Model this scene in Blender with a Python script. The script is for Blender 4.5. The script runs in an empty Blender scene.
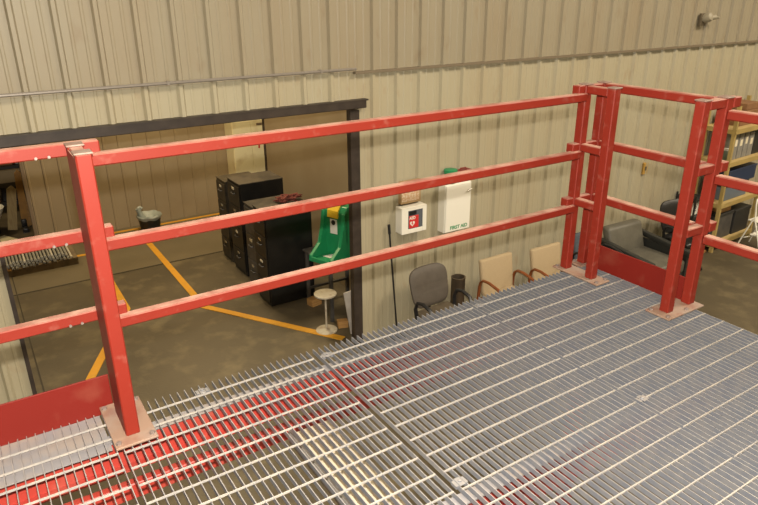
import bpy, bmesh, math, random
from mathutils import Vector, Matrix
random.seed(7)
C = bpy.context.scene.collection
PI = math.pi

# ------------------------------------------------------------ materials
def mat(name, col, rough=.6, metal=0, spec=.5, var=None, scale=8, amt=.5, lo=.4, hi=.6, bump=0, bscale=60, stretch=(1,1,1), var2=None, scale2=3, lo2=.5, hi2=.7):
    m = bpy.data.materials.new(name); m.use_nodes = True
    nt = m.node_tree; b = nt.nodes['Principled BSDF']
    b.inputs['Base Color'].default_value = (*col, 1)
    b.inputs['Roughness'].default_value = rough
    b.inputs['Metallic'].default_value = metal
    b.inputs['Specular IOR Level'].default_value = spec
    tc = nt.nodes.new('ShaderNodeTexCoord')
    mp = nt.nodes.new('ShaderNodeMapping'); mp.inputs['Scale'].default_value = stretch
    nt.links.new(tc.outputs['Object'], mp.inputs['Vector'])
    last = None
    def layer(c2, sc, a, l, h, last, seed):
        n = nt.nodes.new('ShaderNodeTexNoise'); n.noise_dimensions = '4D'; n.inputs['W'].default_value = seed
        n.inputs['Scale'].default_value = sc; n.inputs['Detail'].default_value = 6
        nt.links.new(mp.outputs[0], n.inputs['Vector'])
        r = nt.nodes.new('ShaderNodeMapRange'); r.inputs['From Min'].default_value = l; r.inputs['From Max'].default_value = h
        r.inputs['To Max'].default_value = a
        nt.links.new(n.outputs['Fac'], r.inputs['Value'])
        mx = nt.nodes.new('ShaderNodeMix'); mx.data_type = 'RGBA'
        nt.links.new(r.outputs[0], mx.inputs['Factor'])
        if last: nt.links.new(last, mx.inputs[6])
        else: mx.inputs[6].default_value = (*col, 1)
        mx.inputs[7].default_value = (*c2, 1)
        return mx.outputs[2]
    if var: last = layer(var, scale, amt, lo, hi, last, 0)
    if var2: last = layer(var2, scale2, amt, lo2, hi2, last, 5)
    if last: nt.links.new(last, b.inputs['Base Color'])
    if bump:
        n = nt.nodes.new('ShaderNodeTexNoise'); n.inputs['Scale'].default_value = bscale
        nt.links.new(tc.outputs['Object'], n.inputs['Vector'])
        bp = nt.nodes.new('ShaderNodeBump'); bp.inputs['Strength'].default_value = bump; bp.inputs['Distance'].default_value = .01
        nt.links.new(n.outputs['Fac'], bp.inputs['Height']); nt.links.new(bp.outputs[0], b.inputs['Normal'])
    return m

def dust_lit_top(m, col, amt=.75, sc=10, lo=.35, hi=.6):
    """settled dust and painted top light: pale tone on faces that look up"""
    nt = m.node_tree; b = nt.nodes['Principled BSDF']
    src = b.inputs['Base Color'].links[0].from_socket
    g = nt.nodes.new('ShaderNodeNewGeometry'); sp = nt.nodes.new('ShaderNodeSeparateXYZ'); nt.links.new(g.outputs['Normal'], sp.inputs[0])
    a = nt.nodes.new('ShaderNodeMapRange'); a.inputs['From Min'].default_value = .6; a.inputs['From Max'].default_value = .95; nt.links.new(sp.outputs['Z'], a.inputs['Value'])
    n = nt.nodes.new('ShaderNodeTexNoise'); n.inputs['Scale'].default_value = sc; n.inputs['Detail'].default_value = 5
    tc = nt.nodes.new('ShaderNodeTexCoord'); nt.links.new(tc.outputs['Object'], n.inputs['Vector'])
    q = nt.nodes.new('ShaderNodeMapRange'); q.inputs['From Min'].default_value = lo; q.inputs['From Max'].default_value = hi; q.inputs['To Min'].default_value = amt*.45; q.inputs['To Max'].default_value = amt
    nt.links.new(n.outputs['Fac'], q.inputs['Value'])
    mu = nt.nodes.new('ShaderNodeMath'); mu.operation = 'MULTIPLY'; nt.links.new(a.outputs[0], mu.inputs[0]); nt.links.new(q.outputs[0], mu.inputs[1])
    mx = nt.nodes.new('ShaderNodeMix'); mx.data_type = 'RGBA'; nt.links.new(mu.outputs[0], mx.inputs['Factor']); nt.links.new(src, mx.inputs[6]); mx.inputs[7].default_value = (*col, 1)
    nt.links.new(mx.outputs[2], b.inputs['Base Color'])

M = {}
M['red'] = mat('red_paint', (.158, .0125, .0055), .55, spec=.3, var=(.24, .10, .075), scale=22, amt=.4, lo=.58, hi=.76, stretch=(1,1,1), var2=(.13,.012,.006), scale2=4)
M['red_beam'] = mat('red_beam_paint', (.30, .03, .02), .5, var=(.3,.08,.055), scale=8, amt=.6, lo=.5, hi=.75)
dust_lit_top(M['red'], (.42, .26, .20), .95)
M['plate'] = mat('dusty_plate', (.21, .135, .095), .75, var=(.15, .05, .035), scale=12, amt=.7, lo=.50, hi=.72, var2=(.22,.19,.165), scale2=7)
M['cap'] = mat('post_cap', (.18, .11, .085), .6, var=(.22,.18,.15), scale=20, amt=.7)
M['dust'] = mat('dusty_toe_board', (.125, .0075, .004), .6, spec=.25, var=(.18, .05, .03), scale=6, amt=.7, lo=.56, hi=.8)
M['galv'] = mat('galvanised_steel', (.165, .176, .205), .42, .45, var=(.23, .225, .225), scale=25, amt=.6)
M['galvtop'] = mat('dusty_galvanised', (.36, .33, .29), .55, .2, var=(.24,.235,.235), scale=14, amt=.6)
dust_lit_top(M['galv'], (.36, .34, .32), .9)  # bar tops painted paler, imitating the flash light on them
M['closure'] = mat('dull_grey_plate', (.20, .19, .195), .55, .1, var=(.27,.22,.18), scale=9, amt=.7)
M['screw'] = mat('bolt_zinc', (.26, .21, .19), .35, .5)
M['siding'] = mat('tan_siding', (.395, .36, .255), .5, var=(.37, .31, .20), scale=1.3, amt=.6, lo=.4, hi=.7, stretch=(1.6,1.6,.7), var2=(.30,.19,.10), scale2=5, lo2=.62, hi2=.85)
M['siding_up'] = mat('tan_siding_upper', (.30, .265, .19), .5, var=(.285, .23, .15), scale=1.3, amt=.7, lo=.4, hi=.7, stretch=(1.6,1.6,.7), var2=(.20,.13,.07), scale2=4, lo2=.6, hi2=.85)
M['siding_in'] = mat('tan_liner', (.33, .26, .16), .6, var=(.27, .20, .115), scale=1.5, amt=.5)
M['trim_tan'] = mat('tan_trim', (.20, .145, .095), .6)
M['darkbrown'] = mat('dark_brown_steel', (.030, .022, .018), .5, var=(.06,.045,.035), scale=7, amt=.5)
M['concrete'] = mat('concrete_floor', (.090, .071, .041), .5, var=(.058, .046, .026), scale=1.1, amt=.8, lo=.36, hi=.66, bump=.15, bscale=40, var2=(.15,.12,.066), scale2=4.5)
M['concrete2'] = mat('lit_concrete', (.145, .117, .07), .5, var=(.11, .088, .05), scale=1.2, amt=.6, bump=.15)
M['joint'] = mat('joint_sealant', (.045, .036, .022), .8)
M['yellow'] = mat('yellow_floor_paint', (.62, .30, .02), .5, var=(.38,.22,.04), scale=9, amt=.6, lo=.5, hi=.75)
M['ceil'] = mat('ceiling_white', (.6, .58, .52), .8)
M['black'] = mat('black_enamel', (.006, .006, .006), .4, var=(.02,.018,.015), scale=5, amt=.5)
M['cabtop'] = mat('dusty_black_top', (.035, .03, .024), .5, var=(.09, .075, .055), scale=6, amt=.7)
M['olive'] = mat('worn_olive_enamel', (.06, .047, .028), .5, var=(.02,.018,.014), scale=6, amt=.7)
M['chrome'] = mat('chrome', (.7, .68, .62), .25, .9)
M['label'] = mat('paper_label', (.75, .68, .5), .7)
M['cream'] = mat('cream_enamel', (.80, .72, .46), .5, var=(.5,.36,.17), scale=5, amt=.5, lo=.55, hi=.75)
M['redrag'] = mat('dark_red_cloth', (.12, .022, .018), .9, var=(.22,.06,.045), scale=20, amt=.6)
M['green'] = mat('green_plastic', (.015, .26, .10), .4, var=(.015,.21,.08), scale=6, amt=.5)
M['yplastic'] = mat('yellow_plastic', (.75, .50, .03), .45)
M['white'] = mat('white_enamel', (.78, .76, .68), .45)
M['whitep'] = mat('white_paper', (.72, .70, .64), .7)
M['blackp'] = mat('black_plastic', (.012, .012, .013), .4)
M['tblmetal'] = mat('table_grey_metal', (.07, .068, .065), .45, .3, var=(.13,.12,.11), scale=6, amt=.6)
M['stool'] = mat('stool_pale_paint', (.46, .42, .33), .5, var=(.26, .17, .10), scale=15, amt=.7, lo=.5, hi=.7)
M['board'] = mat('grey_board', (.45, .42, .38), .6, var=(.3,.27,.23), scale=6, amt=.6)
M['wood'] = mat('rough_wood', (.40, .22, .07), .7, var=(.27, .14, .045), scale=6, amt=.7, stretch=(1,1,6))
M['palewood'] = mat('pale_plank', (.42, .32, .15), .7, var=(.3,.2,.09), scale=6, amt=.6, stretch=(6,6,1))
M['orangewood'] = mat('orange_plank', (.42, .22, .05), .7, var=(.3,.15,.04), scale=6, amt=.6)
M['armwood'] = mat('cherry_wood', (.22, .065, .018), .3, var=(.14, .04, .012), scale=9, amt=.6, stretch=(5,1,1))
M['tanfab'] = mat('tan_fabric', (.40, .31, .19), .9, var=(.36,.275,.165), scale=60, amt=.5, bump=.2, bscale=300)
M['greyfab'] = mat('grey_upholstery', (.088, .074, .060), .6, var=(.07,.058,.047), scale=10, amt=.6, bump=.15, bscale=120)
M['greyseat'] = mat('worn_grey_seat', (.115, .090, .058), .6, var=(.08,.062,.04), scale=8, amt=.6)
M['vinyl'] = mat('grey_green_vinyl', (.115, .108, .085), .5, var=(.08,.075,.06), scale=6, amt=.6, bump=.2, bscale=30)
M['vinyldark'] = mat('dark_arm_vinyl', (.022, .023, .021), .45)
M['bluefab'] = mat('blue_grey_fabric', (.07, .085, .105), .85, var=(.05,.06,.075), scale=30, amt=.5)
M['blackleather'] = mat('black_leather', (.010, .010, .011), .4, bump=.2, bscale=40)
M['bin'] = mat('brown_metal_bin', (.14, .11, .08), .35, .6, var=(.22,.15,.09), scale=3, amt=.6)
M['shelf'] = mat('mustard_shelf_paint', (.42, .31, .11), .5, var=(.30,.22,.08), scale=4, amt=.5)
M['particle'] = mat('particle_board', (.46, .34, .14), .8, var=(.38,.27,.11), scale=30, amt=.5)
M['navy'] = mat('navy_plastic', (.018, .035, .085), .4)
M['bluegrey'] = mat('blue_grey_plastic', (.12, .15, .19), .5)
M['darkbox'] = mat('dark_case', (.02, .02, .02), .5)
M['greybag'] = mat('grey_binder', (.28, .27, .24), .6, var=(.18,.17,.15), scale=6, amt=.6)
M['card'] = mat('brown_cardboard', (.24, .12, .05), .8, var=(.18,.09,.04), scale=5, amt=.5)
M['tub'] = mat('black_rubber_tub', (.014, .014, .013), .5)
M['liner'] = mat('grey_liner', (.34, .37, .33), .5, var=(.20,.23,.21), scale=12, amt=.6)
M['rod'] = mat('grey_steel_rod', (.40, .39, .34), .45, .3, var=(.24,.23,.19), scale=3, amt=.7)
M['rodpale'] = mat('pale_steel_rod', (.62, .58, .48), .45, .3)
M['palletwood'] = mat('dark_pallet_wood', (.12, .088, .05), .85, var=(.2,.14,.07), scale=6, amt=.6)
M['creamjoist'] = mat('cream_board', (.44, .37, .26), .8, var=(.34,.28,.19), scale=4, amt=.5)
M['conduit'] = mat('grey_conduit', (.30, .27, .24), .4, .4)
M['lap'] = mat('sheet_lap', (.17, .135, .09), .6)
M['glassjar'] = mat('dull_green_jar', (.12,.15,.10), .4)
M['glass'] = mat('cabinet_window', (.10, .11, .13), .15)
M['redcase'] = mat('red_case', (.55, .03, .03), .4)
M['poster'] = mat('tan_poster', (.50, .30, .16), .6, var=(.65, .55, .42), scale=45, amt=.9, lo=.45, hi=.55)
M['frame'] = mat('tan_frame', (.36, .24, .12), .5)
M['outlet'] = mat('ochre_plate', (.45, .27, .06), .5)
M['camhous'] = mat('beige_housing', (.30, .27, .2), .5)
M['camdark'] = mat('dark_mount', (.12, .095, .06), .6)

# ------------------------------------------------------------ mesh helpers
def box(bm, x0, x1, y0, y1, z0, z1, bev=0, seg=1, mtx=None):
    vs = [bm.verts.new((x, y, z)) for x in (x0, x1) for y in (y0, y1) for z in (z0, z1)]
    fs = [bm.faces.new([vs[i] for i in f]) for f in ((0,1,3,2),(4,6,7,5),(0,4,5,1),(2,3,7,6),(0,2,6,4),(1,5,7,3))]
    if bev:
        es = list({e for f in fs for e in f.edges})
        r = bmesh.ops.bevel(bm, geom=es, offset=bev, segments=seg, affect='EDGES', profile=.5)
        vs = list({v for f in r['faces'] for v in f.verts} | {v for v in vs if v.is_valid})
    if mtx is not None:
        for v in vs: v.co = mtx @ v.co
    return vs

def prism(bm, poly, axis, a, b):
    """extrude a 2D polygon along an axis ('x','y','z') from a to b"""
    def P(p, t):
        return {'x': (t, p[0], p[1]), 'y': (p[0], t, p[1]), 'z': (p[0], p[1], t)}[axis]
    A = [bm.verts.new(P(p, a)) for p in poly]; B = [bm.verts.new(P(p, b)) for p in poly]
    n = len(poly)
    for i in range(n): bm.faces.new((A[i], A[(i+1)%n], B[(i+1)%n], B[i]))
    bm.faces.new(list(reversed(A))); bm.faces.new(B)
    return A + B

def tube(bm, pts, r, n=8, ry=None, closed=False, up=None):
    pts = [Vector(p) for p in pts]; N = len(pts); rings = []
    ry = ry or r
    ref = Vector(up) if up else None
    for i, p in enumerate(pts):
        if closed: t = (pts[(i+1)%N] - pts[i-1])
        else: t = pts[min(i+1, N-1)] - pts[max(i-1, 0)]
        t.normalize()
        if ref is None or abs(t.dot(ref)) > .99:
            ref2 = Vector((0,0,1)) if abs(t.z) < .9 else Vector((1,0,0))
        else: ref2 = ref
        u = t.cross(ref2).normalized(); v = u.cross(t).normalized()
        if up is None: ref = v
        rings.append([bm.verts.new(p + u*(r*math.cos(2*PI*(k+.5)/n)) + v*(ry*math.sin(2*PI*(k+.5)/n))) for k in range(n)])
    for i in range(N if closed else N-1):
        a, b = rings[i], rings[(i+1)%N]
        for k in range(n): bm.faces.new((a[k], a[(k+1)%n], b[(k+1)%n], b[k]))
    if not closed:
        bm.faces.new(list(reversed(rings[0]))); bm.faces.new(rings[-1])

def lathe(bm, prof, cx=0, cy=0, n=24, sx=1, sy=1):
    rings = [[bm.verts.new((cx+r*sx*math.cos(2*PI*k/n), cy+r*sy*math.sin(2*PI*k/n), z)) for k in range(n)] for r, z in prof]
    for a, b in zip(rings, rings[1:]):
        for k in range(n): bm.faces.new((a[k], a[(k+1)%n], b[(k+1)%n], b[k]))
    bm.faces.new(list(reversed(rings[0]))); bm.faces.new(rings[-1])

def obj(name, bm, m, parent=None, smooth=False, **props):
    bmesh.ops.recalc_face_normals(bm, faces=bm.faces)
    me = bpy.data.meshes.new(name); bm.to_mesh(me); bm.free()
    for mm in (m if isinstance(m, (list, tuple)) else [m]): me.materials.append(mm)
    if smooth:
        for p in me.polygons: p.use_smooth = True
        try: me.set_sharp_from_angle(angle=math.radians(40))
        except Exception: pass
    o = bpy.data.objects.new(name, me); C.objects.link(o)
    if parent: o.parent = parent
    for k, v in props.items(): o[k] = v
    return o
def nb(): return bmesh.new()
def B1(name, m, parent, *b, bev=0, seg=1, smooth=False, mtx=None, **props):
    bm = nb(); box(bm, *b, bev=bev, seg=seg, mtx=mtx); return obj(name, bm, m, parent, smooth, **props)
def thing(name, label, cat, loc=(0,0,0), rotz=0, group=None):
    o = bpy.data.objects.new(name, None); C.objects.link(o); o.empty_display_size = .1
    o.location = loc; o.rotation_euler = (0, 0, rotz); o['label'] = label; o['category'] = cat
    if group: o['group'] = group
    return o
def tag(o, label, cat, group=None):
    o['label'] = label; o['category'] = cat
    if group: o['group'] = group
    return o
def struct(name, bm, m): return obj(name, bm, m, None, kind='structure')
def dup(root, loc, rotz, label, group=None):
    r = root.copy(); C.objects.link(r); r.location = loc; r.rotation_euler = (0,0,rotz); r['label'] = label
    if group: r['group'] = group
    def rec(src, dst):
        for ch in list(src.children):
            c = ch.copy(); C.objects.link(c); c.parent = dst; rec(ch, c)
    rec(root, r); return r
def text(name, s, size, loc, rot, m, parent=None, ext=.0008, bold=False):
    cu = bpy.data.curves.new(name, 'FONT'); cu.body = s; cu.size = size; cu.extrude = ext
    cu.align_x = 'CENTER'; cu.align_y = 'CENTER'
    if bold: cu.offset = size*.025
    o = bpy.data.objects.new(name, cu); C.objects.link(o)
    dg = bpy.context.evaluated_depsgraph_get(); me = bpy.data.meshes.new_from_object(o.evaluated_get(dg))
    bpy.data.objects.remove(o)
    me.materials.clear(); me.materials.append(m)
    o = bpy.data.objects.new(name, me); C.objects.link(o); o.location = loc; o.rotation_euler = rot
    if parent: o.parent = parent
    return o

ZF = -2.4; YW = 3.58

# ------------------------------------------------------------ setting
bm = nb(); box(bm, -8, 16, -9, 14, ZF-.2, ZF); floor = struct('floor', bm, M['concrete'])
B1('lit_slab', M['concrete2'], floor, -8, 3.0, 7.44, 9.5, ZF, ZF+.004)  # floor past the joint, brighter light there painted in as paler concrete
bm = nb(); box(bm, -8, 3, 7.41, 7.44, ZF, ZF+.005); box(bm, -1.04, -1.025, 3.6, 9.5, ZF, ZF+.006); box(bm, 4.0, 4.015, -9, 3.5, ZF, ZF+.004)
obj('floor_joint', bm, M['joint'], floor)
def stripe(pts, w=.095):
    P = [Vector(p) for p in pts]; lft = []; rgt = []
    for k, p in enumerate(P):
        d0 = (p-P[k-1]).normalized() if k else (P[1]-P[0]).normalized()
        d1 = (P[k+1]-p).normalized() if k < len(P)-1 else d0
        t = (d0+d1).normalized(); n = Vector((-t.y, t.x)); q = w/2/max(.3, n.dot(Vector((-d0.y, d0.x))))
        lft.append((p+n*q)[:]); rgt.append((p-n*q)[:])
    bm = nb()
    for k in range(len(P)-1): prism(bm, [lft[k], lft[k+1], rgt[k+1], rgt[k]], 'z', ZF, ZF+.009)
    obj('painted_line', bm, M['yellow'], floor)
stripe([(1.07, 9.3), (1.07, 5.6), (2.22, 3.80)])
stripe([(.19, 8.4), (.17, 6.1), (-.62, 4.45)])
stripe([(.2, 9.33), (2.9, 9.33)], .07)
stripe([(-1.1, 8.55), (.17, 8.5)], .08)

def ribbed(bm, x0, x1, z0, z1, y, first, pitch=.3048, depth=.032, sgn=-1, bw=.036, tw=.015, minor=True):
    """sheet-metal wall, ribs rising towards sgn*y, with thickness behind"""
    prof = [(x0, y)]
    k = math.floor((x0-first)/pitch)
    xs = []
    while first + k*pitch < x1 + pitch:
        c = first + k*pitch
        xs.append((c, [(-bw, 0), (-tw, depth), (tw, depth), (bw, 0)]))
        if minor:
            for f in (1/3, 2/3): xs.append((c+pitch*f, [(-.016, 0), (-.008, .005), (.008, .005), (.016, 0)]))
        k += 1
    for c, p in xs:
        for dx, dy in p:
            if x0 < c+dx < x1: prof.append((c+dx, y+sgn*dy))
    prof.append((x1, y))
    prof += [(x1, y-sgn*.06), (x0, y-sgn*.06)]
    n = len(prof)
    A = [bm.verts.new((px, py, z0)) for px, py in prof]; Bv = [bm.verts.new((px, py, z1)) for px, py in prof]
    for i in range(n): bm.faces.new((A[i], A[(i+1)%n], Bv[(i+1)%n], Bv[i]))

OPL, OPR, OPT = -1.14, 2.36, .51
bm = nb()
ribbed(bm, -8, OPL, ZF, OPT, YW, -.70)
ribbed(bm, OPR, 16, ZF, .80, YW, 2.54)
ribbed(bm, -8, 2.3, OPT, .80, YW, -.70)
ribbed(bm, 2.3, OPR, OPT, .80, YW, 2.54)
struct('wall_far', bm, M['siding']); bm = nb()
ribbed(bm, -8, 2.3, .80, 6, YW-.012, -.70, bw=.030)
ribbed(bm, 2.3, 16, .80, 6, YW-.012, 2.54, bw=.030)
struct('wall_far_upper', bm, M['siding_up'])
bm = nb()
box(bm, 2.3, 16, YW-.060, YW-.0, .780, .806)
struct('trim_1', bm, M['lap'])
bm = nb(); tube(bm, [(x, YW-.072, .835) for x in (-8, -4, 0, 2.3)], .014, 8)
for x in (-2.6, -1.1, .4, 1.9): box(bm, x-.012, x+.012, YW-.088, YW-.03, .82, .85)
tag(obj('conduit', bm, M['conduit'], smooth=True), 'thin grey conduit pipe running along the tan wall above the wide opening', 'pipe')
# steel header and jambs of the opening
bm = nb(); box(bm, -8, 2.42, YW-.075, YW+.10, .435, .515, .006); box(bm, -8, 2.44, YW-.08, YW-.0, .510, .525)
struct('trim_2', bm, M['darkbrown'])
bm = nb(); box(bm, 2.25, OPR, YW-.02, YW+.02, ZF, .41); box(bm, 2.33, 2.345, YW, YW+.2, ZF, .41)
struct('trim_3', bm, M['darkbrown'])
bm = nb(); box(bm, OPL-.005, OPL+.03, YW-.03, YW+.15, ZF, .41)
struct('trim_4', bm, M['darkbrown'])
bm = nb(); box(bm, -8, OPL-.01, YW-.05, YW-.035, -1.05, -1.0)
# inner bay
bm = nb(); ribbed(bm, -.50, 4.6, ZF, 3.5, 9.5, .776, pitch=.2476, depth=.012, bw=.02, tw=.012, minor=False); struct('wall_bay_back', bm, M['siding_in'])
bm = nb(); box(bm, -.545, -.50, 9.42, 9.6, ZF, 3.5); struct('trim_5', bm, M['trim_tan'])
bm = nb(); box(bm, 3.0, 3.1, 3.66, 7.68, ZF, 3.5); struct('wall_bay_side', bm, M['siding_in'])
bm = nb(); box(bm, 2.985, 3.12, 7.68, 7.74, ZF, 3.5); struct('trim_6', bm, M['darkbrown'])
bm = nb(); box(bm, 2.37, 3.0, 3.64, 3.7, ZF, 3.5); struct('wall_bay_front', bm, M['siding_in'])
bm = nb(); box(bm, -8, 16, 14, 14.1, ZF, 6); struct('wall_store_back', bm, M['siding_in'])
bm = nb(); box(bm, -8, 16, 3.72, 14, 3.5, 3.6); struct('ceiling_bay', bm, M['ceil'])
bm = nb(); box(bm, -8, 16, -9, YW, 6, 6.1); struct('ceiling', bm, M['ceil'])
bm = nb(); box(bm, -8.1, -8, -9, 14, ZF, 6); struct('wall_left', bm, M['siding'])
bm = nb(); box(bm, 16, 16.1, -9, 14, ZF, 6); struct('wall_right', bm, M['siding'])
bm = nb(); box(bm, -8, 16, -9.1, -9, ZF, 6); struct('wall_rear', bm, M['siding'])
B1('unused', M['lap'], None, 0,1,0,1,0,1)
bpy.data.objects.remove(bpy.data.objects['unused'])

# ------------------------------------------------------------ grating platform
S = .0302
def panel(label, xa, xb, ya, yb, ph, clips=()):
    """bearing bars run along y, cross rods along x"""
    t = thing('grating_panel', label, 'grating', ((xa+xb)/2, (ya+yb)/2, 0))
    ox, oy = (xa+xb)/2, (ya+yb)/2
    n = int(round((xb-xa)/S)); bm = nb()
    for i in range(n+1):
        x = xa + (xb-xa)*i/n - ox
        box(bm, x-.0016, x+.0016, ya-oy, yb-oy, -.021, 0)
    obj('bearing_bar', bm, M['galv'], t)
    bm = nb(); k = 0
    y = ph
    while y > ya + .01:
        if y < yb-.01:
            box(bm, xa-ox-.002, xb-ox+.002, y-oy-.0022, y-oy+.0022, -.006, .0012)
        y -= .1016
    obj('cross_rod', bm, M['galvtop'], t)
    for cx, cy in clips:
        bm = nb(); box(bm, cx-ox-.012, cx-ox+.012, cy-oy-.02, cy-oy+.02, .0012, .004, .001)
        lathe(bm, [(.007, .004), (.007, .009), (.003, .010)], cx-ox, cy-oy, 6)
        for s in (-1, 1): box(bm, cx-ox+s*.02-.006, cx-ox+s*.02+.006, cy-oy-.015, cy-oy+.015, -.010, .002)
        obj('hold_down_clip', bm, M['galv'], t)
    return t
panel('galvanised steel grating panel at the far left, under the red toe board', -1.90, -.938, -2.0, .105, .015)
panel('galvanised steel grating panel between the left base plate and the wide gap', -.914, -.035, -2.0, .083, .0068, [(-.55, .03)])
panel('galvanised steel grating panel right of the wide gap, in the middle of the platform', 0, .909, -2.0, .083, 0, [(-.018+.03, -.985), (.03, 0)])
panel('galvanised steel grating panel on the right, under both corner base plates', .930, 1.872, -2.0, .083, 0, [(.95, -1.016), (.95, .0)])
# supporting channels
def channel(label, y, x0=-1.95, x1=1.88):
    t = thing('steel_channel', label, 'beam', (0, y, 0))
    B1('top_flange', M['closure'], t, x0, x1, -.05, 0, -.040, -.033)
    if y > -.5: B1('closure_plate', M['closure'], t, x0, -.945, -.095, .155, -.033, -.0295, label='dusty grey plate')
    B1('web', M['red_beam'], t, x0, x1, -.006, 0, -.19, -.040)
    B1('bottom_flange', M['red_beam'], t, x0, x1, -.05, -.006, -.19, -.182)
    return t
channel('red steel channel carrying the far edge of the grating', -.02)
channel('red steel channel crossing below the grating at the bottom of the view', -1.0)
bm = nb(); box(bm, -1.80, 1.75, -.06, -.02, -.335, -.262, .004)
tag(obj('cross_brace', bm, M['red_beam']), 'slimmer red tube running below the far platform channel', 'beam')
for (x, y, lb) in ((-1.85, -.04, 'red platform leg below the far left corner'), (1.80, -.04, 'red platform leg below the corner with the double posts'),
                (-1.85, -1.97, 'red platform leg at the near left corner'), (1.80, -1.97, 'red platform leg at the near right corner')):
    t = thing('platform_leg', lb, 'leg', (x, y, ZF))
    B1('column', M['red_beam'], t, -.04, .04, -.04+(-.0), .04, .012, 2.205 if y > -1 else 2.36, bev=.004)
    B1('foot_plate', M['red_beam'], t, -.09, .09, -.09, .09, 0, .012)
bm = nb(); box(bm, -.0+.04, .25, -.02, .02, 0, .0)
bm.free()

# ------------------------------------------------------------ guard rails
H = 1.087; T = (1.087, .772, .457); W2 = .025
def post(t, x, y, z0=.01, top=H, name='post', w=.05):
    p = B1(name, M['red'], t, x-w/2, x+w/2, y-w/2, y+w/2, z0, top, bev=.004)
    B1('post_cap', M['cap'], p, x-w/2-.004, x+w/2+.004, y-w/2-.004, y+w/2+.004, top, top+.006, bev=.002)
    return p
def railx(t, x0, x1, y, z, w=.05, h=.05, name='rail', m='red'): return B1(name, M[m], t, x0, x1, y-w/2, y+w/2, z-h, z, bev=.005)
def raily(t, y0, y1, x, z, w=.05, h=.05, name='rail', m='red'): return B1(name, M[m], t, x-w/2, x+w/2, y0, y1, z-h, z, bev=.005)
def plate(t, x0, x1, y0, y1, bolts):
    p = B1('base_plate', M['plate'], t, x0, x1, y0, y1, .002, .012, bev=.002)
    for bx, by in bolts:
        bm = nb(); lathe(bm, [(.011, .012), (.011, .020), (.005, .021)], bx, by, 6); obj('bolt', bm, M['screw'], p)
    return p

# left section
g = thing('guardrail', 'red left guardrail section with three rails bolted on and a tall toe board', 'guardrail', (-1.5, .1, 0))
def L(x): return x+1.5
for z in T:
    # local coordinates: subtract thing origin
    B1('rail', M['red'], g, L(-2.3), L(-.780), -.020, .022, z-.044, z, bev=.004)
    for bx in (-.985, -.945):
        bm = nb()
        tube(bm, [(L(bx), -.025, z-.038), (L(bx), -.018, z-.038)], .005, 8)
        obj('bolt', bm, M['screw'], g)
B1('toe_board', M['dust'], g, L(-2.3), L(-.885), .034, .042, -.03, .145, bev=.002)
# post pair carrying left + long section
g = thing('guardrail', 'long red guardrail section of three rails from the left post to the far corner', 'guardrail', (-.865, 0, 0))
def X(x): return x+.865
def postl(x, y, **k): return post(g, X(x), y, **k)
PX = -.865
postl(PX, -.100); postl(PX, .05, top=H-.002)
B1('side_plate', M['red'], g, -.0255, -.0215, -.118, .068, .012, H-.012)
for z in T: B1('crossbar', M['red'], g, -.022, .022, -.075, .025, z-.045, z-.003, bev=.004)
plate(g, X(-.940), X(-.787), -.18, .13, [(X(-.925), .105), (X(-.803), .105), (X(-.925), -.155), (X(-.803), -.155)])
for z in T:
    r = B1('rail', M['red'], g, X(-.838), X(1.693), .048, .093, z-.084, z-.040, bev=.005)
postl(1.718, .092); postl(1.718, -.095)
for z in T:
    B1('crossbar', M['red'], g, X(1.696), X(1.740), -.07, .067, z-.045, z-.003, bev=.004)
    B1('rail_stub', M['red'], g, X(1.640), X(1.693), .068, .118, z-.05, z, bev=.004)
plate(g, X(1.665), X(1.775), -.185, .150, [(X(1.685), .13), (X(1.685), -.165), (X(1.76), -.165)])
# end section
g = thing('guardrail', 'red end guardrail section on the right edge with a low scuffed toe board', 'guardrail', (1.865, 0, 0))
def X(x): return x-1.865
post(g, X(1.865), .092)
post(g, X(1.893), -.595)
post(g, X(1.710), -.595)
for z in T:
    B1('rail', M['red'], g, X(1.865)-.025, X(1.865)+.025, -.565, .066, z-.044, z, bev=.005)
    B1('crossbar', M['red'], g, X(1.744), X(1.838), .07, .114, z-.045, z-.002, bev=.004)
    B1('crossbar', M['red'], g, X(1.741), X(1.874), -.617, -.573, z-.045, z-.001, bev=.004)
    B1('rail_stub', M['red'], g, X(1.926), X(1.985), -.620, -.570, z-.05, z, bev=.004)
plate(g, X(1.635), X(1.935), -.665, -.525, [(X(1.655), -.645), (X(1.655), -.545), (X(1.81), -.645), (X(1.81), -.545)])
plate(g, X(1.80), X(1.915), .045, .14, [(X(1.83), .125)])
B1('toe_board', M['dust'], g, X(1.885), X(1.895), -.565, .066, -.03, .145, bev=.002)
# right section running back along the right edge
g = thing('guardrail', 'red right guardrail section running out of view past the shelving', 'guardrail', (1.90, -1.3, 0))
for z in T:
    r = B1('rail', M['red'], g, -.025, .025, -1.0, .679, z-.100, z-.055, bev=.005)
post(g, 0, -.95)
plate(g, -.08, .04, -1.01, -.89, [(-.06, -.99), (-.06, -.91)])

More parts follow.
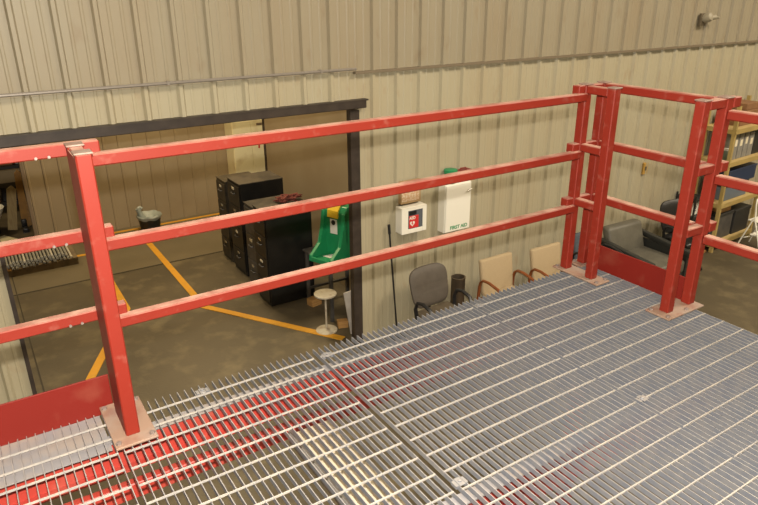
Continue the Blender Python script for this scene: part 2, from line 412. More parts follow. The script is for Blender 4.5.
# ------------------------------------------------------------ filing cabinets
def filing(label, x0, x1, y0, y1, h, body, top, drawers=4, paper=None):
    t = thing('filing_cabinet', label, 'filing cabinet', (x0, (y0+y1)/2, ZF), 0)
    w = (y1-y0)/2; d = x1-x0
    B1('body', M[body], t, .012, d, -w, w, 0, h, bev=.004)
    B1('top_panel', M[top], t, 0, d+.003, -w-.003, w+.003, h, h+.012, bev=.003)
    dh = (h-.08)/drawers
    for i in range(drawers):
        z = .05+i*dh
        dr = B1('drawer', M[body], t, -.004, .011, -w+.015, w-.015, z+.006, z+dh-.006, bev=.004)
        B1('label_holder', M['label'] if i % 2 else M['chrome'], dr, -.009, -.004, -.04, .04, z+dh*.74, z+dh*.84)
        bm = nb(); tube(bm, [(-.004, -.055, z+dh*.58), (-.028, -.05, z+dh*.58), (-.028, .05, z+dh*.58), (-.004, .055, z+dh*.58)], .008, 8)
        obj('handle', bm, M['tblmetal'], dr, True)
    return t
filing('black filing cabinet nearest the eyewash table, with a red rag on its top', 1.83, 2.50, 5.09, 5.50, 1.335, 'black', 'cabtop')
filing('slim grey filing cabinet squeezed between the two big black ones', 1.88, 2.50, 5.56, 5.95, 1.25, 'tblmetal', 'cabtop', 3)
filing('black filing cabinet in front of the tall cream locker', 1.94, 2.62, 6.22, 6.72, 1.42, 'black', 'cabtop')
filing('worn olive filing cabinet, farthest in the row', 1.96, 2.5, 6.88, 7.28, 1.30, 'olive', 'olive')
# crumpled rag
bm = nb(); 
n = 22
ctr = (2.30, 5.37, ZF+1.347)
for j in range(6):
    pts = []
    a0 = random.random()*6
    for i in range(14):
        a = a0 + i*.55
        r = .03+.11*random.random()
        pts.append((ctr[0]+r*1.5*math.cos(a), ctr[1]+r*.8*math.sin(a), ctr[2]+.012+.05*random.random()*(1-r*3)+.008*j))
    tube(bm, pts, .016, 6, ry=.008)
tag(obj('rag', bm, M['redrag'], smooth=True), 'crumpled dark red rag lying on the near black filing cabinet', 'rag')
# cream locker
t = thing('storage_locker', 'tall cream two-door locker behind the filing cabinets', 'locker', (3.28, 9.22, ZF))
B1('body', M['cream'], t, -.36, .36, -.2, .2, 0, 1.79, bev=.004)
for s in (-1, 1):
    d = B1('door', M['cream'], t, *( (-.352, -.003) if s < 0 else (.003, .352)), -.215, -.2, .05, 1.775, bev=.003)
bm = nb(); box(bm, .0, .012, -.232, -.214, .55, .75); tube(bm, [(.045, -.22, .5), (.045, -.25, .55), (.045, -.25, .75), (.045, -.22, .78)], .014, 8)
obj('handle', bm, M['chrome'], t, True)
B1('name_strip', M['redcase'], t, .12, .15, -.218, -.214, 1.25, 1.45, label='faded red tape strip')
bm = nb(); box(bm, -.31+.42, -.31+.53, -.219, -.214, 1.68, 1.72); obj('rust_mark', bm, M['trim_tan'], t)

# ------------------------------------------------------------ steel table and eyewash
t = thing('steel_table', 'grey steel work table holding the green eyewash station', 'table', (2.62, 4.62, ZF))
B1('table_top', M['tblmetal'], t, -.33, .36, -.38, .36, .755, .785, bev=.004)
for sx, sy in ((-.29, -.34), (-.29, .32), (.32, -.34), (.32, .32)):
    bm = nb(); box(bm, sx-.022, sx+.022, sy-.022, sy+.022, .012, .755, .003); lathe(bm, [(.03, 0), (.03, .012)], sx, sy, 12)
    obj('leg', bm, M['tblmetal'], t)
B1('stretcher', M['tblmetal'], t, -.27, .30, .305, .335, .2, .23)
t = thing('eyewash_station', 'green portable eyewash tank with yellow lid on the steel table', 'eyewash station', (2.56, 4.52, ZF+.785), math.radians(-68)); t.scale = (1.12, 1.12, 1.22)
# side profile (y,z), front at -y
bm = nb()
prism(bm, [(-.02, .0), (.17, 0), (.17, .50), (.13, .56), (.0, .56), (-.045, .50), (-.03, .22)], 'x', -.17, .17)
for s in (-1, 1):
    prism(bm, [(-.30, 0), (.0, 0), (.0, .50), (-.05, .50), (-.085, .30), (-.13, .16), (-.29, .06)], 'x', s*.17, s*.125)
box(bm, -.13, .13, -.30, .0, 0, .03); box(bm, -.13, .13, -.305, -.28, 0, .05)
bmesh.ops.bevel(bm, geom=list(bm.edges), offset=.006, segments=1, affect='EDGES')
obj('tank', bm, M['green'], t, False)
bm = nb(); prism(bm, [(-.062, .44), (-.05, .44), (-.035, .50), (.01, .568), (.09, .568), (.09, .58), (0, .58), (-.055, .515)], 'x', -.075, .075)
obj('lid', bm, M['yplastic'], t, label='yellow lid')
B1('instruction_label', M['whitep'], t, -.05, .05, -.042, -.037, .26, .42, label='white instruction sticker', mtx=Matrix.Translation((0, -.002, 0)))
bm = nb(); lathe(bm, [(.028, 0), (.028, .003)], 0, 0, 20); 
for v in bm.verts: v.co = Vector((v.co.x, -.046-v.co.z, v.co.y+.385))
lb = obj('round_mark', bm, M['blackp'], t)
bm = nb(); prism(bm, [(-.07, -.17), (.07, -.17), (0, -.04)], 'z', .031, .034); obj('nozzle_tray', bm, M['whitep'], t, label='white triangular tray')
bm = nb(); tube(bm, [(-.07, .05, .56), (-.05, .05, .60), (.05, .05, .60), (.07, .05, .56)], .012, 8); obj('carry_handle', bm, M['green'], t, True)

# pedestal stool
t = thing('pedestal_stool', 'small pale round pedestal stool with a disc base beside the table leg', 'stool', (2.15, 4.10, ZF))
bm = nb(); lathe(bm, [(.10, 0), (.135, .004), (.135, .014), (.09, .026), (.02, .034)], n=28); obj('base', bm, M['stool'], t, True)
bm = nb(); lathe(bm, [(.013, .034), (.013, .485)], n=14); obj('stem', bm, M['stool'], t, True)
bm = nb(); lathe(bm, [(.03, .485), (.12, .495), (.14, .50), (.14, .518), (.125, .523), (.01, .518)], n=28); obj('seat', bm, M['stool'], t, True)
# leaning board
bm = nb(); box(bm, -.06, .06, -.01, .01, 0, .56, .002, mtx=Matrix.Translation((2.42, 3.86, ZF+.003)) @ Matrix.Rotation(-.10, 4, 'X') @ Matrix.Rotation(-.10, 4, 'Y'))
tag(obj('leaning_board', bm, M['board']), 'narrow pale grey board leaning by the dark door jamb', 'board')
def block(label, x, y, w, d, h, rz, m='wood'):
    bm = nb(); box(bm, -w/2, w/2, -d/2, d/2, 0, h, .004, mtx=Matrix.Translation((x, y, ZF)) @ Matrix.Rotation(rz, 4, 'Z'))
    tag(obj('wood_block', bm, M[m]), label, 'block', 'wood blocks on the floor by the steel table')
block('rough wooden block on the floor behind the pedestal stool', 2.36, 4.84, .16, .13, .10, .2)
block('rough wooden block beside the leaning board', 2.37, 4.08, .13, .10, .09, -.3)

# ------------------------------------------------------------ bucket and pallet in the bay
t = thing('rubber_tub', 'black round tub with a crumpled grey liner by the bay wall', 'tub', (1.27, 9.08, ZF))
bm = nb(); lathe(bm, [(.15, 0), (.16, .01), (.195, .27), (.20, .28), (.185, .28), (.15, .03), (.01, .03)], n=28); obj('body', bm, M['tub'], t, True)
bm = nb(); N = 40; rings = []
for r, z in ((.19, .24), (.205, .26), (.215, .30), (.20, .325), (.16, .30), (.11, .22), (.03, .18)):
    rings.append([bm.verts.new((r*(1+.025*math.sin(5*a+z*30))*math.cos(a), r*(1+.025*math.sin(5*a+z*30))*math.sin(a), z+.006*math.sin(7*a+r*40))) for a in [2*PI*k/N for k in range(N)]])
for a, b in zip(rings, rings[1:]):
    for k in range(N): bm.faces.new((a[k], a[(k+1)%N], b[(k+1)%N], b[k]))
bm.faces.new(rings[-1]); obj('liner', bm, M['liner'], t, True)
bm = nb(); tube(bm, [(-.06, 0, .22), (-.12, .02, .30), (-.15, .03, .38), (-.17, .03, .44)], .045, 10); tube(bm, [(-.17, .03, .44), (-.13, .03, .46), (-.10, .02, .43)], .03, 10)
obj('boot_cuff', bm, M['liner'], t, True)

t = thing('wooden_pallet', 'dark wooden pallet loaded with steel rods beyond the left post', 'pallet', (-.62, 8.60, ZF))
for i in range(7):
    B1('deck_board', M['palletwood'] if i else M['orangewood'], t, -.52+i*.155, -.40+i*.155, -.45, .45, .10, .12, bev=.002)
for y in (-.41, 0, .41): B1('stringer', M['palletwood'], t, -.52, .53, y-.03, y+.03, 0, .10, bev=.002)
proto = None
k = 0
for layer in range(3):
    for i in range(20 - layer*2):
        x = -.47 + layer*.04 + i*.048 + random.uniform(-.003, .003)
        z = .121 + .017 + layer*.034
        L2 = .43 + random.uniform(-.06, .03); a = random.uniform(-.03, .03)
        me_key = 'rodpale' if random.random() < .12 else 'rod'
        bm = nb(); tube(bm, [(0, -L2, 0), (0, L2, 0)], .016, 8); box(bm, -.017, .017, -L2-.012, -L2+.012, -.014, .014)
        lbl = {0: 'steel rod in the bottom layer of the pallet load', 1: 'steel rod in the middle layer of the pallet load', 2: 'steel rod in the top layer of the pallet load'}[layer]
        o = tag(obj('steel_rod', bm, M[me_key], None, True), lbl, 'rod', 'steel rods, %s layer on the pallet' % ('bottom', 'middle', 'top')[layer])
        o.location = (-.62+x, 8.60, ZF+z); o.rotation_euler = (0, 0, a*.4)
        k += 1

# ------------------------------------------------------------ store room clutter beyond the bay (far left)
def plank(label, x, y, L_, w, rot_x, rot_y, m):
    bm = nb(); prism(bm, [(-w/2, 0), (w/2, 0), (w/2, L_-.06), (0, L_), (-w/2, L_-.06)], 'y', -.02, .02)
    for v in bm.verts: v.co = Matrix.Translation((x, y, ZF+.01)) @ Matrix.Rotation(rot_x, 4, 'X') @ Matrix.Rotation(rot_y, 4, 'Y') @ v.co
    tag(obj('plank', bm, M[m]), label, 'plank')
plank('pale pointed plank leaning in the store doorway, nearer the white basin', -.82, 10.5, .80, .15, -.12, .17, 'palewood')
plank('orange plank leaning in the store doorway beside the bay wall', -.60, 10.55, 1.05, .11, -.1, .06, 'orangewood')
plank('thin dark orange plank closest to the bay wall edge', -.50, 10.6, .80, .07, -.15, -.06, 'wood')
t = thing('basin', 'white plastic basin at the far left edge beyond the bay', 'basin', (-1.20, 10.5, ZF+.0))
bm = nb(); lathe(bm, [(.20, .20), (.30, .40), (.33, .47), (.31, .47), (.27, .43), (.17, .24), (.01, .23)], n=28); obj('bowl', bm, M['white'], t, True)
bm = nb(); lathe(bm, [(.2, 0), (.2, .18)], n=20); obj('stand', bm, M['tub'], t, True)
t = thing('storage_shelves', 'dark loaded rack in the store room beyond the bay', 'shelving', (-1.5, 12.0, ZF))
for x in (-1.2, 1.4):
    for y in (-.3, .3): B1('upright', M['darkbox'], t, x-.03, x+.03, y-.03, y+.03, 0, 2.6)
for z in (.15, .85, 1.55, 2.25): B1('shelf', M['darkbox'], t, -1.22, 1.42, -.32, .32, z, z+.05)
for z in (.20, .90, 1.60):
    x = -1.1
    while x < 1.1:
        w = random.uniform(.2, .42); h = random.uniform(.25, .5)
        m = random.choice(['darkbox', 'tblmetal', 'card', 'darkbox', 'greybag', 'darkbox'])
        bm = nb(); box(bm, -w/2, w/2, -.22, .22, 0, h, .01)
        o = obj('storage_box', bm, M[m]); o.location = (-1.5+x+w/2, 12.0, ZF+z)
        tag(o, 'storage box on the dim store room rack seen past the bay wall', 'box', 'boxes on the store room rack')
        x += w+.04
bm = nb(); box(bm, -.28, .28, -.2, .2, 0, .012); o = obj('cardboard_sheet', bm, M['cream']); o.location = (-1.12, 9.95, ZF); o.rotation_euler = (0, 0, .5)
tag(o, 'pale yellow sheet lying on the floor below the white basin', 'sheet')
t = thing('work_boot', 'black boots pair-like dark lump at foot of the planks', 'boot', (-.62, 10.38, ZF))
t['label'] = 'small black boot on the floor at the foot of the planks'
bm = nb(); box(bm, -.05, .05, -.16, .08, 0, .08, .02, 2); box(bm, -.045, .045, -.02, .08, .07, .2, .015, 2); obj('boot_body', bm, M['blackp'], t, True)
B1('sole', M['tub'], t, -.052, .052, -.165, .085, -.0, .02)

# ------------------------------------------------------------ wall-mounted things
FR = (PI/2, 0, 0)
yb = YW-.034
t = thing('first_aid_cabinet', 'large white first aid cabinet mounted on the tan wall', 'cabinet', (3.635, yb, -1.15))
B1('body', M['white'], t, -.205, .19, -.13, 0, 0, .60, bev=.006)
dr = B1('door', M['white'], t, -.195, .183, -.146, -.13, .008, .592, bev=.005)
bm = nb(); tube(bm, [(.14, -.147, .50), (.14, -.165, .50)], .012, 10); tube(bm, [(.11, -.168, .495), (.17, -.168, .51)], .008, 8); obj('latch', bm, M['chrome'], dr, True)
text('lettering', 'FIRST AID', .062, (.01, -.147, .055), FR, M['green'], dr, bold=True)
t = thing('aed_cabinet', 'small white defibrillator cabinet with a window, left of the first aid cabinet', 'cabinet', (2.995, yb, -1.045)); t.scale = (.9, .9, .93)
B1('body', M['white'], t, -.20, .19, -.13, 0, 0, .34, bev=.006)
dr = thing('door', '', '', (0, 0, 0)); dr.parent = t
for k in ('label', 'category'): del dr[k]
bpy.data.objects.remove(dr)
bm = nb(); box(bm, -.20, -.10, -.146, -.13, 0, .34, .003); box(bm, .13, .19, -.146, -.13, 0, .34, .003); box(bm, -.10, .13, -.146, -.13, 0, .055, .003); box(bm, -.10, .13, -.146, -.13, .295, .34, .003)
dr = obj('door', bm, M['white'], t)
B1('window_pane', M['glass'], dr, -.10, .13, -.138, -.131, .055, .295)
B1('defibrillator', M['redcase'], t, -.085, .065, -.144, -.1385, .065, .225, bev=.002, label='red defibrillator case')
B1('dark_screen', M['blackp'], t, -.085, .03, -.1445, -.1385, .235, .285, bev=.001)
text('aed_lettering', 'AED', .05, (-.035, -.1455, .195), FR, M['white'], t, bold=True)
bm = nb()
hp = []
for i in range(24):
    a = 2*PI*i/24; hp.append((.0027*16*math.sin(a)**3*.9, .0027*(13*math.cos(a)-5*math.cos(2*a)-2*math.cos(3*a)-math.cos(4*a))*.9))
prism(bm, [(-.035+p[0], .125+p[1]) for p in hp], 'y', -.1448, -.1462)
obj('heart_mark', bm, M['whitep'], t)
bm = nb(); prism(bm, [(-.045, .145), (-.025, .145), (-.032, .128), (-.018, .128), (-.042, .095), (-.036, .12), (-.050, .12)], 'y', -.1463, -.1472); obj('bolt_mark', bm, M['redcase'], t)
t = thing('wall_sign', 'small tan framed sign directly above the defibrillator cabinet', 'sign', (3.0, yb, -.705)); t.scale = (.9, .9, .93)
B1('frame', M['frame'], t, -.165, .15, -.06, 0, 0, .285, bev=.004)
B1('poster', M['poster'], t, -.15, .12, -.064, -.06, .03, .18)
B1('header', M['whitep'], t, -.155, .14, -.066, -.06, .17, .28, label='white header strip')
bm = nb(); prism(bm, [(.0+p[0]*1.1, .215+p[1]*1.1) for p in hp], 'y', -.0662, -.068); obj('heart_mark', bm, M['redcase'], t)
# things on the first aid cabinet
t = thing('green_tub', 'short green plastic tub on top of the first aid cabinet', 'tub', (3.55, yb-.07, -.549))
bm = nb(); lathe(bm, [(.06, 0), (.07, .005), (.075, .13), (.07, .135), (.01, .135)], n=24); obj('body', bm, M['green'], t, True)
bm = nb(); lathe(bm, [(.082, .13), (.082, .16), (.075, .165), (.01, .165)], n=24); obj('lid', bm, M['green'], t, True)
t = thing('red_case', 'dark red case with a handle on top of the first aid cabinet', 'case', (3.74, yb-.07, -.549))
M['darkred'] = mat('dark_red_plastic', (.20, .025, .02), .5)
B1('body', M['darkred'], t, -.11, .11, -.05, .05, 0, .12, bev=.01, seg=2)
B1('lid', M['darkred'], t, -.105, .105, -.048, .048, .12, .135, bev=.005)
bm = nb(); tube(bm, [(-.05, 0, .134), (-.04, 0, .155), (.04, 0, .155), (.05, 0, .134)], .007, 8); obj('handle', bm, M['darkred'], t, True)
# pole leaning at the wall
t = thing('mop_handle', 'thin black pole leaning upright against the tan wall', 'pole', (2.78, YW-.14, ZF))
bm = nb(); tube(bm, [(0, 0, .02), (-.06, .085, 1.36)], .011, 8); obj('shaft', bm, M['blackp'], t, True)
bm = nb(); tube(bm, [(-.0605, .0855, 1.36), (-.066, .092, 1.47)], .017, 10); obj('grip', bm, M['blackp'], t, True)
B1('head', M['blackp'], t, -.13, .13, -.03, .03, 0, .03, bev=.005)
# camera and outlet
t = thing('security_camera', 'beige camera housing high on the tan wall at upper right', 'camera', (8.19, YW-.044, 1.17)); t.scale = (.75, .75, .75)
B1('mount_plate', M['camdark'], t, -.13, .05, -.05, -.0, -.13, .10, bev=.004)
bm = nb(); lathe(bm, [(.02, 0), (.085, .004), (.09, .10), (.07, .14), (.02, .16)], n=20)
for v in bm.verts: v.co = Matrix.Rotation(math.radians(70), 4, 'X') @ v.co
for v in bm.verts: v.co += Vector((-.01, -.04, .0))
obj('housing', bm, M['camhous'], t, True)
bm = nb(); tube(bm, [(.02, -.12, .02), (.16, -.16, .03)], .045, 12); tube(bm, [(.16, -.16, .03), (.22, -.18, .02)], .03, 12, ry=.02); obj('hood', bm, M['camhous'], t, True)
t = thing('wall_outlet', 'small ochre wall plate on the tan siding above the grey armchair', 'outlet', (7.40, YW-.0, -.95))
B1('plate', M['outlet'], t, -.05, .05, -.03, 0, -.09, .09, bev=.004); B1('socket', M['camdark'], t, -.02, .02, -.034, -.03, -.03, .03)

# ------------------------------------------------------------ chairs
def arc(c, r, a0, a1, n=8, plane='yz', x=0):
    return [(x, c[0]+r*math.cos(a0+(a1-a0)*i/n), c[1]+r*math.sin(a0+(a1-a0)*i/n)) for i in range(n+1)]
def padded_back(w, z0, z1, yb_, thick=.08, lean=.12, ribs=0, taper=.06):
    bm = nb(); nx, nz = 16, 20
    def P(u, v, side):
        # superellipse outline
        a, b = u*2-1, v*2-1
        k = (abs(a)**4 + abs(b)**4) ** .25
        s = max(abs(a), abs(b)); q = (s/k) if k > 1e-6 else 1
        aa, bb = a*q, b*q
        x = aa*w/2*(1+taper*bb); z = (z0+z1)/2+bb*(z1-z0)/2
        edge = max(abs(a), abs(b))
        th = thick*.5*(1-edge**6*.75)
        y = yb_ + lean*(z-z0)/(z1-z0) + .10*(aa**2)*-.3
        if ribs and side < 0 and .12 < v < .9: th -= .004*(abs(math.sin(v*PI*ribs)) < .25)
        return (x, y+side*th, z)
    for side in (-1, 1):
        g_ = [[bm.verts.new(P(i/nx, j/nz, side)) for i in range(nx+1)] for j in range(nz+1)]
        for j in range(nz):
            for i in range(nx): bm.faces.new((g_[j][i], g_[j][i+1], g_[j+1][i+1], g_[j+1][i]))
        if side < 0: G0 = g_
        else: G1 = g_
    def strip(a, b):
        for i in range(len(a)-1): bm.faces.new((a[i], a[i+1], b[i+1], b[i]))
    strip(G0[0], G1[0]); strip(G0[-1], G1[-1]); strip([r[0] for r in G0], [r[0] for r in G1]); strip([r[-1] for r in G0], [r[-1] for r in G1])
    return bm
def office_chair(label, loc, rz, fab, seatm, w=.54, h=1.02, seat=.47, ribs=11):
    """faces -y"""
    t = thing('office_chair', label, 'chair', loc, rz)
    obj('backrest', padded_back(w, seat+.03, h, .22, .09, .12, ribs), fab, t, True)
    bm = nb(); box(bm, -.26, .26, -.28, .22, seat-.07, seat+.03, .045, 4); obj('seat', bm, seatm, t, True)
    for s in (-1, 1):
        x = s*.29
        bm = nb(); tube(bm, [(x*.8, .12, seat-.06), (x, .12, seat-.03), (x*1.04, .14, seat+.10), (x*1.04, .10, seat+.19), (x*1.04, 0, seat+.21), (x*1.04, -.12, seat+.18), (x*1.04, -.18, seat+.08), (x, -.12, seat-.02), (x*.8, -.08, seat-.05)], .018, 8, ry=.026, up=(1,0,0))
        obj('armrest', bm, M['blackp'], t, True)
    bm = nb(); lathe(bm, [(.03, .12), (.03, .30), (.02, .30), (.02, seat-.06)], n=14); box(bm, -.1, .1, -.1, .12, seat-.09, seat-.065, .005)
    obj('gas_column', bm, M['blackp'], t, True)
    bm = nb()
    for k in range(5):
        a = 2*PI*k/5+.3; tube(bm, [(0, 0, .12), (.15*math.cos(a), .15*math.sin(a), .11), (.29*math.cos(a), .29*math.sin(a), .075)], .022, 8)
    obj('star_base', bm, M['blackp'], t, True)
    for k in range(5):
        a = 2*PI*k/5+.3; cx, cy = .29*math.cos(a), .29*math.sin(a)
        bm = nb(); tube(bm, [(cx-.022*math.sin(a), cy+.022*math.cos(a), .027), (cx+.022*math.sin(a), cy-.022*math.cos(a), .027)], .027, 12); obj('caster', bm, M['blackp'], t, True)
    bm = nb(); tube(bm, [(0, .10, seat-.07), (0, .26, seat-.05), (0, .30, seat+.12)], .012, 8, ry=.04, up=(1,0,0)); obj('back_bracket', bm, M['blackp'], t, True)
    return t
office_chair('grey high-backed office chair with a ribbed back, beside the tall metal bin', (3.08, 2.94, ZF), .06, M['greyfab'], M['greyseat'], w=.55, h=.97)
office_chair('black leather office chair against the wall beyond the grey armchair', (7.68, 2.90, ZF), -.15, M['blackleather'], M['blackleather'], w=.56, h=.98, ribs=0)

def guest_chair(label, loc, rz, group):
    t = thing('guest_chair', label, 'chair', loc, rz, group)
    bm = nb(); box(bm, -.255, .255, -.03, .035, .43, .88, .025, 3)
    for v in bm.verts: v.co.y += .20+(v.co.z-.43)*.16; v.co.x *= 1+.10*(v.co.z-.43)
    obj('backrest', bm, M['tanfab'], t, True)
    bm = nb(); box(bm, -.25, .25, -.28, .22, .385, .465, .03, 3); obj('seat', bm, M['tanfab'], t, True)
    for s in (-1, 1):
        x = s*.285
        pts = [(x, .27, .0), (x, .24, .30), (x, .22, .55), (x, .20, .62), (x, .15, .655), (x, .05, .66), (x, -.10, .635), (x, -.22, .59), (x, -.28, .545), (x, -.295, .50), (x, -.285, .40), (x, -.28, .0)]
        bm = nb(); tube(bm, pts, .018, 8, ry=.022, up=(1,0,0)); obj('side_frame', bm, M['armwood'], t, True)
    B1('seat_rail', M['armwood'], t, -.27, .27, -.265, -.235, .34, .385, bev=.004)
    B1('seat_rail', M['armwood'], t, -.27, .27, .21, .24, .34, .385, bev=.004)
    return t
gc = guest_chair('tan fabric guest chair with cherry wood arms, next to the metal bin', (4.10, 2.93, ZF), 0, 'tan guest chairs along the wall')
dup(gc, (4.88, 2.84, ZF), 0, 'tan fabric guest chair with cherry wood arms, partly behind the far corner post', 'tan guest chairs along the wall')
bc = guest_chair('blue grey guest chair glimpsed between the double posts of the far corner', (5.78, 2.90, ZF), 0, None) if False else None
t = thing('guest_chair', 'blue grey guest chair glimpsed between the double posts of the far corner', 'chair', (5.76, 2.93, ZF))
for ch in gc.children:
    c = ch.copy(); C.objects.link(c); c.parent = t
    if c.name.startswith('seat') and 'rail' not in c.name or c.name.startswith('backrest'):
        c.data = c.data.copy(); c.data.materials[0] = M['bluefab']
    else:
        c.data = c.data.copy(); c.data.materials[0] = M['blackp']

# metal bin
t = thing('waste_bin', 'tall narrow brown metal bin between the office chair and tan chairs', 'bin', (3.66, 3.38, ZF))
bm = nb(); lathe(bm, [(.083, 0), (.088, .005), (.088, .62), (.092, .625), (.092, .64), (.078, .64), (.075, .1), (.01, .1)], n=32); obj('body', bm, M['bin'], t, True)

# armchair (faces -y)
t = thing('armchair', 'low grey-green vinyl armchair with dark arms seen over the toe board', 'armchair', (6.64, 2.80, ZF), -.03)
bm = nb(); box(bm, -.36, .36, .0, .16, .36, .80, .05, 3)
for v in bm.verts: v.co.y += .28+(v.co.z-.36)*.30
obj('backrest', bm, M['vinyl'], t, True)
bm = nb(); box(bm, -.36, .36, -.38, .34, .24, .43, .04, 3); obj('seat_cushion', bm, M['vinyl'], t, True)
for s in (-1, 1):
    bm = nb(); box(bm, s*.41-.045, s*.41+.045, -.42, .50, .52, .60, .02, 2)
    for v in bm.verts: v.co.z += (v.co.y-.04)*.10
    a = obj('armrest', bm, M['vinyldark'], t, True)
    bm = nb(); box(bm, s*.40-.025, s*.40+.025, -.38, .46, .10, .53, .01, 1); obj('side_panel', bm, M['vinyldark'], t)
for sx in (-.34, .34):
    for sy in (-.34, .40):
        bm = nb(); tube(bm, [(sx, sy, 0), (sx, sy, .24)], .022, 8); obj('leg', bm, M['vinyldark'], t, True)
B1('base_frame', M['vinyldark'], t, -.37, .37, -.36, .42, .17, .24, bev=.01)

# ------------------------------------------------------------ shelving unit on the right
SX, SY = 8.60, 2.97
t = thing('shelving_unit', 'mustard steel shelving unit loaded with boxes at the right edge', 'shelving', (SX, SY, ZF), math.radians(3))
LV = (.14, .80, 1.47, 1.98)
for x in (0, 1.2):
    for y in (0, .45):
        bm = nb(); box(bm, x-.003, x+.045, y-.022, y-.018+.0, 0, 2.35); box(bm, x-.004, x+.0, y-.022, y+.03, 0, 2.35)
        obj('upright', bm, M['shelf'], t)
for z in LV:
    B1('shelf_board', M['particle'], t, .0, 1.24, -.015, .45, z, z+.016)
    bm = nb(); box(bm, .0, 1.24, -.03, -.015, z-.055, z+.02, .002); box(bm, .0, 1.24, .45, .465, z-.055, z+.02, .002); box(bm, .0, .012, -.015, .45, z-.055, z-.001)
    obj('beam', bm, M['shelf'], t)
R9 = Matrix.Translation((SX, SY, ZF)) @ Matrix.Rotation(math.radians(3), 4, 'Z')
def onshelf(name, label, cat, lx, ly, lz, rz=0, group=None):
    p = R9 @ Vector((lx, ly, lz)); return thing(name, label, cat, p, math.radians(3)+rz, group)
def simplebox(name, label, cat, lx, ly, lz, w, d, h, m, lidm=None, bev=.008, rz=0):
    t = onshelf(name, label, cat, lx, ly, lz, rz)
    B1('body', M[m], t, -w/2, w/2, -d/2, d/2, 0, h*.88 if lidm else h, bev=bev, seg=2)
    if lidm: B1('lid', M[lidm], t, -w/2-.008, w/2+.008, -d/2-.008, d/2+.008, h*.88, h, bev=.004)
    return t
simplebox('cardboard_box', 'brown cardboard box on top of the mustard shelving', 'box', .62, .27, LV[3]+.017, .62, .36, .22, 'card')
simplebox('cardboard_box', 'flat brown box stacked on the cardboard box atop the shelving', 'box', .70, .27, LV[3]+.238, .4, .3, .10, 'card')
for i, (x, h, w) in enumerate(((.26, .42, .12), (.42, .40, .13), (.58, .43, .12), (.74, .38, .14))):
    tt = onshelf('binder', ['grey ring binder nearest the shelf end upright', 'second grey ring binder from the shelf end upright', 'third grey ring binder, tallest of the row on the shelf', 'fourth grey ring binder, beside the dark case'][i], 'binder', x, .2, LV[2]+.017, 0, 'grey binders on the upper shelf')
    B1('cover', M['greybag'], tt, -w/2, w/2, -.14, .14, 0, h, bev=.004); B1('spine_label', M['label'], tt, -w/4, w/4, -.143, -.14, h*.5, h*.75)
simplebox('dark_case', 'black case at the right end of the binder row', 'case', 1.02, .22, LV[2]+.017, .34, .3, .38, 'darkbox', 'darkbox')
tt = onshelf('jar', 'dull green jar on the upper shelf beside the end upright', 'jar', .11, .12, LV[2]+.017)
bm = nb(); lathe(bm, [(.05, 0), (.055, .01), (.055, .14), (.04, .16)], n=16); obj('body', bm, M['glassjar'], tt, True); bm = nb(); lathe(bm, [(.043, .16), (.043, .19)], n=16); obj('lid', bm, M['white'], tt, True)
simplebox('storage_bin', 'navy blue lidded storage bin on the middle shelf', 'bin', .62, .225, LV[1]+.017+.26, .86, .38, .24, 'navy', 'navy')
simplebox('storage_bin', 'blue grey storage bin under the navy bin on the middle shelf', 'bin', .55, .24, LV[1]+.017, .70, .38, .255, 'bluegrey', 'darkbox')
simplebox('dark_case', 'black equipment case on the lowest shelf behind the step ladder', 'case', 0.92, .22, LV[0]+.017, .50, .36, .42, 'darkbox', 'darkbox')
simplebox('storage_bin', 'grey storage bin on the lowest shelf by the end upright', 'bin', .40, .24, LV[0]+.017, .44, .38, .44, 'tblmetal', 'darkbox')
simplebox('cardboard_box', 'small cardboard box on top of the grey bin on the lowest shelf', 'box', .42, .2, LV[0]+.459, .3, .24, .12, 'wood')
# items standing left of the shelf
tt = thing('white_panel', 'narrow white panel standing by the shelving end', 'panel', (8.50, 3.06, ZF)); bm = nb(); box(bm, -.05, .05, -.012, .012, 0, .50, .002); obj('sheet', bm, M['white'], tt); B1('foot', M['wood'], tt, -.07, .07, -.04, .04, 0, .03)  # plain white panel, carries no sign
tt = thing('utility_cart', 'low dark cart with boxes between the corner posts and shelving', 'cart', (8.42, 3.33, ZF))
for z in (.12, .55, .85): B1('tray', M['darkbox'], tt, -.14, .14, -.15, .2, z, z+.05, bev=.004)
for sx in (-.13, .13):
    for sy in (-.14, .19): B1('upright', M['darkbox'], tt, sx-.012, sx+.012, sy-.012, sy+.012, .06, .95); bm = nb(); tube(bm, [(sx-.01, sy, .03), (sx+.01, sy, .03)], .03, 12); obj('caster', bm, M['blackp'], tt)
tt = thing('notice_board', 'white clipboard notice resting upright on the dark cart', 'sign', (8.42, 3.26, ZF+.604)); B1('sheet', M['whitep'], tt, -.09, .09, -.01, .01, 0, .21); bm = nb(); text('lettering', '2', .14, (0, -.011, .10), FR, M['blackp'], tt); bm.free()
B1('clip', M['blackp'], tt, -.04, .04, -.014, .012, .20, .23)

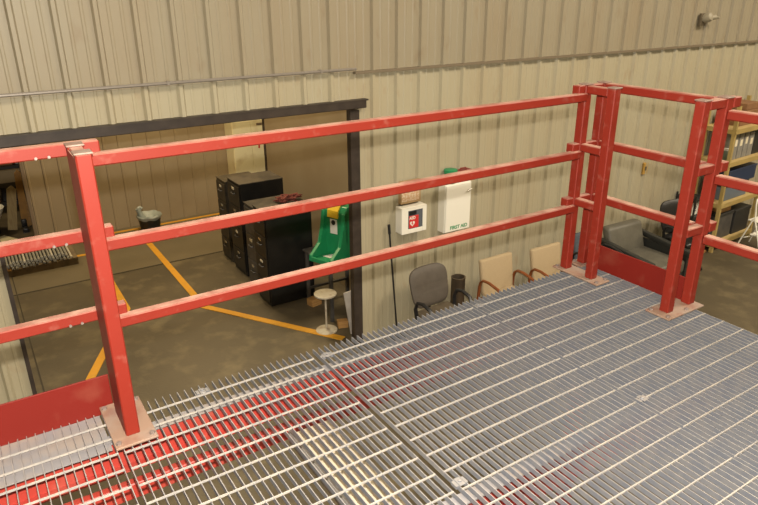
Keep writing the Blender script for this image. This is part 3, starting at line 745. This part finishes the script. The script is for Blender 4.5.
# step ladder
t = thing('step_ladder', 'white folding two-step ladder in front of the shelving', 'ladder', (9.42, 2.60, ZF), 0)
for s in (-1, 1):
    x = s*.17
bm = nb(); tube(bm, [(-.21, -.10, 0), (-.17, .10, .50), (-.15, .15, .76), (-.11, .17, .82), (0, .175, .84), (.11, .17, .82), (.15, .15, .76), (.17, .10, .50), (.21, -.10, 0)], .013, 8); obj('front_frame', bm, M['white'], t, True)
for s in (-1, 1):
    bm = nb(); tube(bm, [(s*.19, .30, 0), (s*.15, .14, .52)], .011, 8); obj('rear_leg', bm, M['white'], t, True)
B1('step', M['white'], t, -.17, .17, -.05, .14, .245, .265, bev=.004); B1('step', M['white'], t, -.155, .155, .03, .22, .47, .49, bev=.004)
bm = nb(); tube(bm, [(-.18, .22, .18), (.18, .02, .24)], .008, 8); obj('brace', bm, M['white'], t, True)

# cream board under the grating
M['alu'] = M['galvtop']
bm = nb(); box(bm, 0, .19, -1.0, .0, 0, .03, .003)
cb = obj('cream_board', bm, M['creamjoist']); cb.location = (-.235, -.165, -.25)
tag(cb, 'long cream board hanging below the grating left of the wide gap', 'board')
bm = nb(); box(bm, -.01, .01, -1.0, .0, -.0, .06); 
o = obj('edge_strip', bm, M['galvtop'], cb); o.location = (-.012, 0, -.01)

# ------------------------------------------------------------ lights
def area(name, loc, size, power, col, rot=(0, 0, 0), sy=None):
    l = bpy.data.lights.new(name, 'AREA'); l.energy = power; l.color = col; l.size = size
    if sy: l.shape = 'RECTANGLE'; l.size_y = sy
    o = bpy.data.objects.new(name, l); C.objects.link(o); o.location = loc; o.rotation_euler = rot; return o
WARM = (1, .85, .65)
area('hall_light_near', (-1.0, -3.0, 5.7), 1.6, 260, WARM)
area('hall_light_mid', (6.0, -2.0, 5.7), 1.6, 620, WARM)
area('hall_light_far', (13, -1.5, 5.7), 1.6, 620, WARM)
area('bay_light', (1.9, 7.4, 3.3), 1.2, 290, (1, .78, .46))
area('store_light', (-2.5, 11, 3.4), 1.0, 120, (1, .78, .46))

# ------------------------------------------------------------ camera (solved from the grating pitch)
yaw, pit, rol, f = 0.5686, -0.3835, -0.0062, 645.8
F = Vector((math.sin(yaw)*math.cos(pit), math.cos(yaw)*math.cos(pit), math.sin(pit)))
R0 = Vector((math.cos(yaw), -math.sin(yaw), 0)); U0 = R0.cross(F)
R = R0*math.cos(rol)+U0*math.sin(rol); U = -R0*math.sin(rol)+U0*math.cos(rol)
cam = bpy.data.cameras.new('camera'); co = bpy.data.objects.new('camera', cam); C.objects.link(co)
cam.sensor_fit = 'HORIZONTAL'; cam.sensor_width = 36; cam.lens = f*36/758; cam.clip_start = .05; cam.clip_end = 60
m = Matrix((R, U, -F)).transposed().to_4x4(); m.translation = Vector((-1.1618, -2.3194, 1.558))
co.matrix_world = m
bpy.context.scene.camera = co
# the camera's own flash, just above the lens (its shadows sit below every rail)
fl = bpy.data.lights.new('camera_flash', 'POINT'); fl.energy = 1050; fl.color = (1, .92, .80); fl.shadow_soft_size = .02
fo = bpy.data.objects.new('camera_flash', fl); C.objects.link(fo); fo.location = Vector((-1.1618, -2.3194, 1.558)) + U*.125

w = bpy.data.worlds.new('world'); bpy.context.scene.world = w; w.use_nodes = True
w.node_tree.nodes['Background'].inputs[0].default_value = (1, .82, .6, 1); w.node_tree.nodes['Background'].inputs[1].default_value = .05
vs = bpy.context.scene.view_settings
vs.view_transform = 'Standard'; vs.look = 'None'; vs.gamma = 1; vs.exposure = 0; vs.use_curve_mapping = False
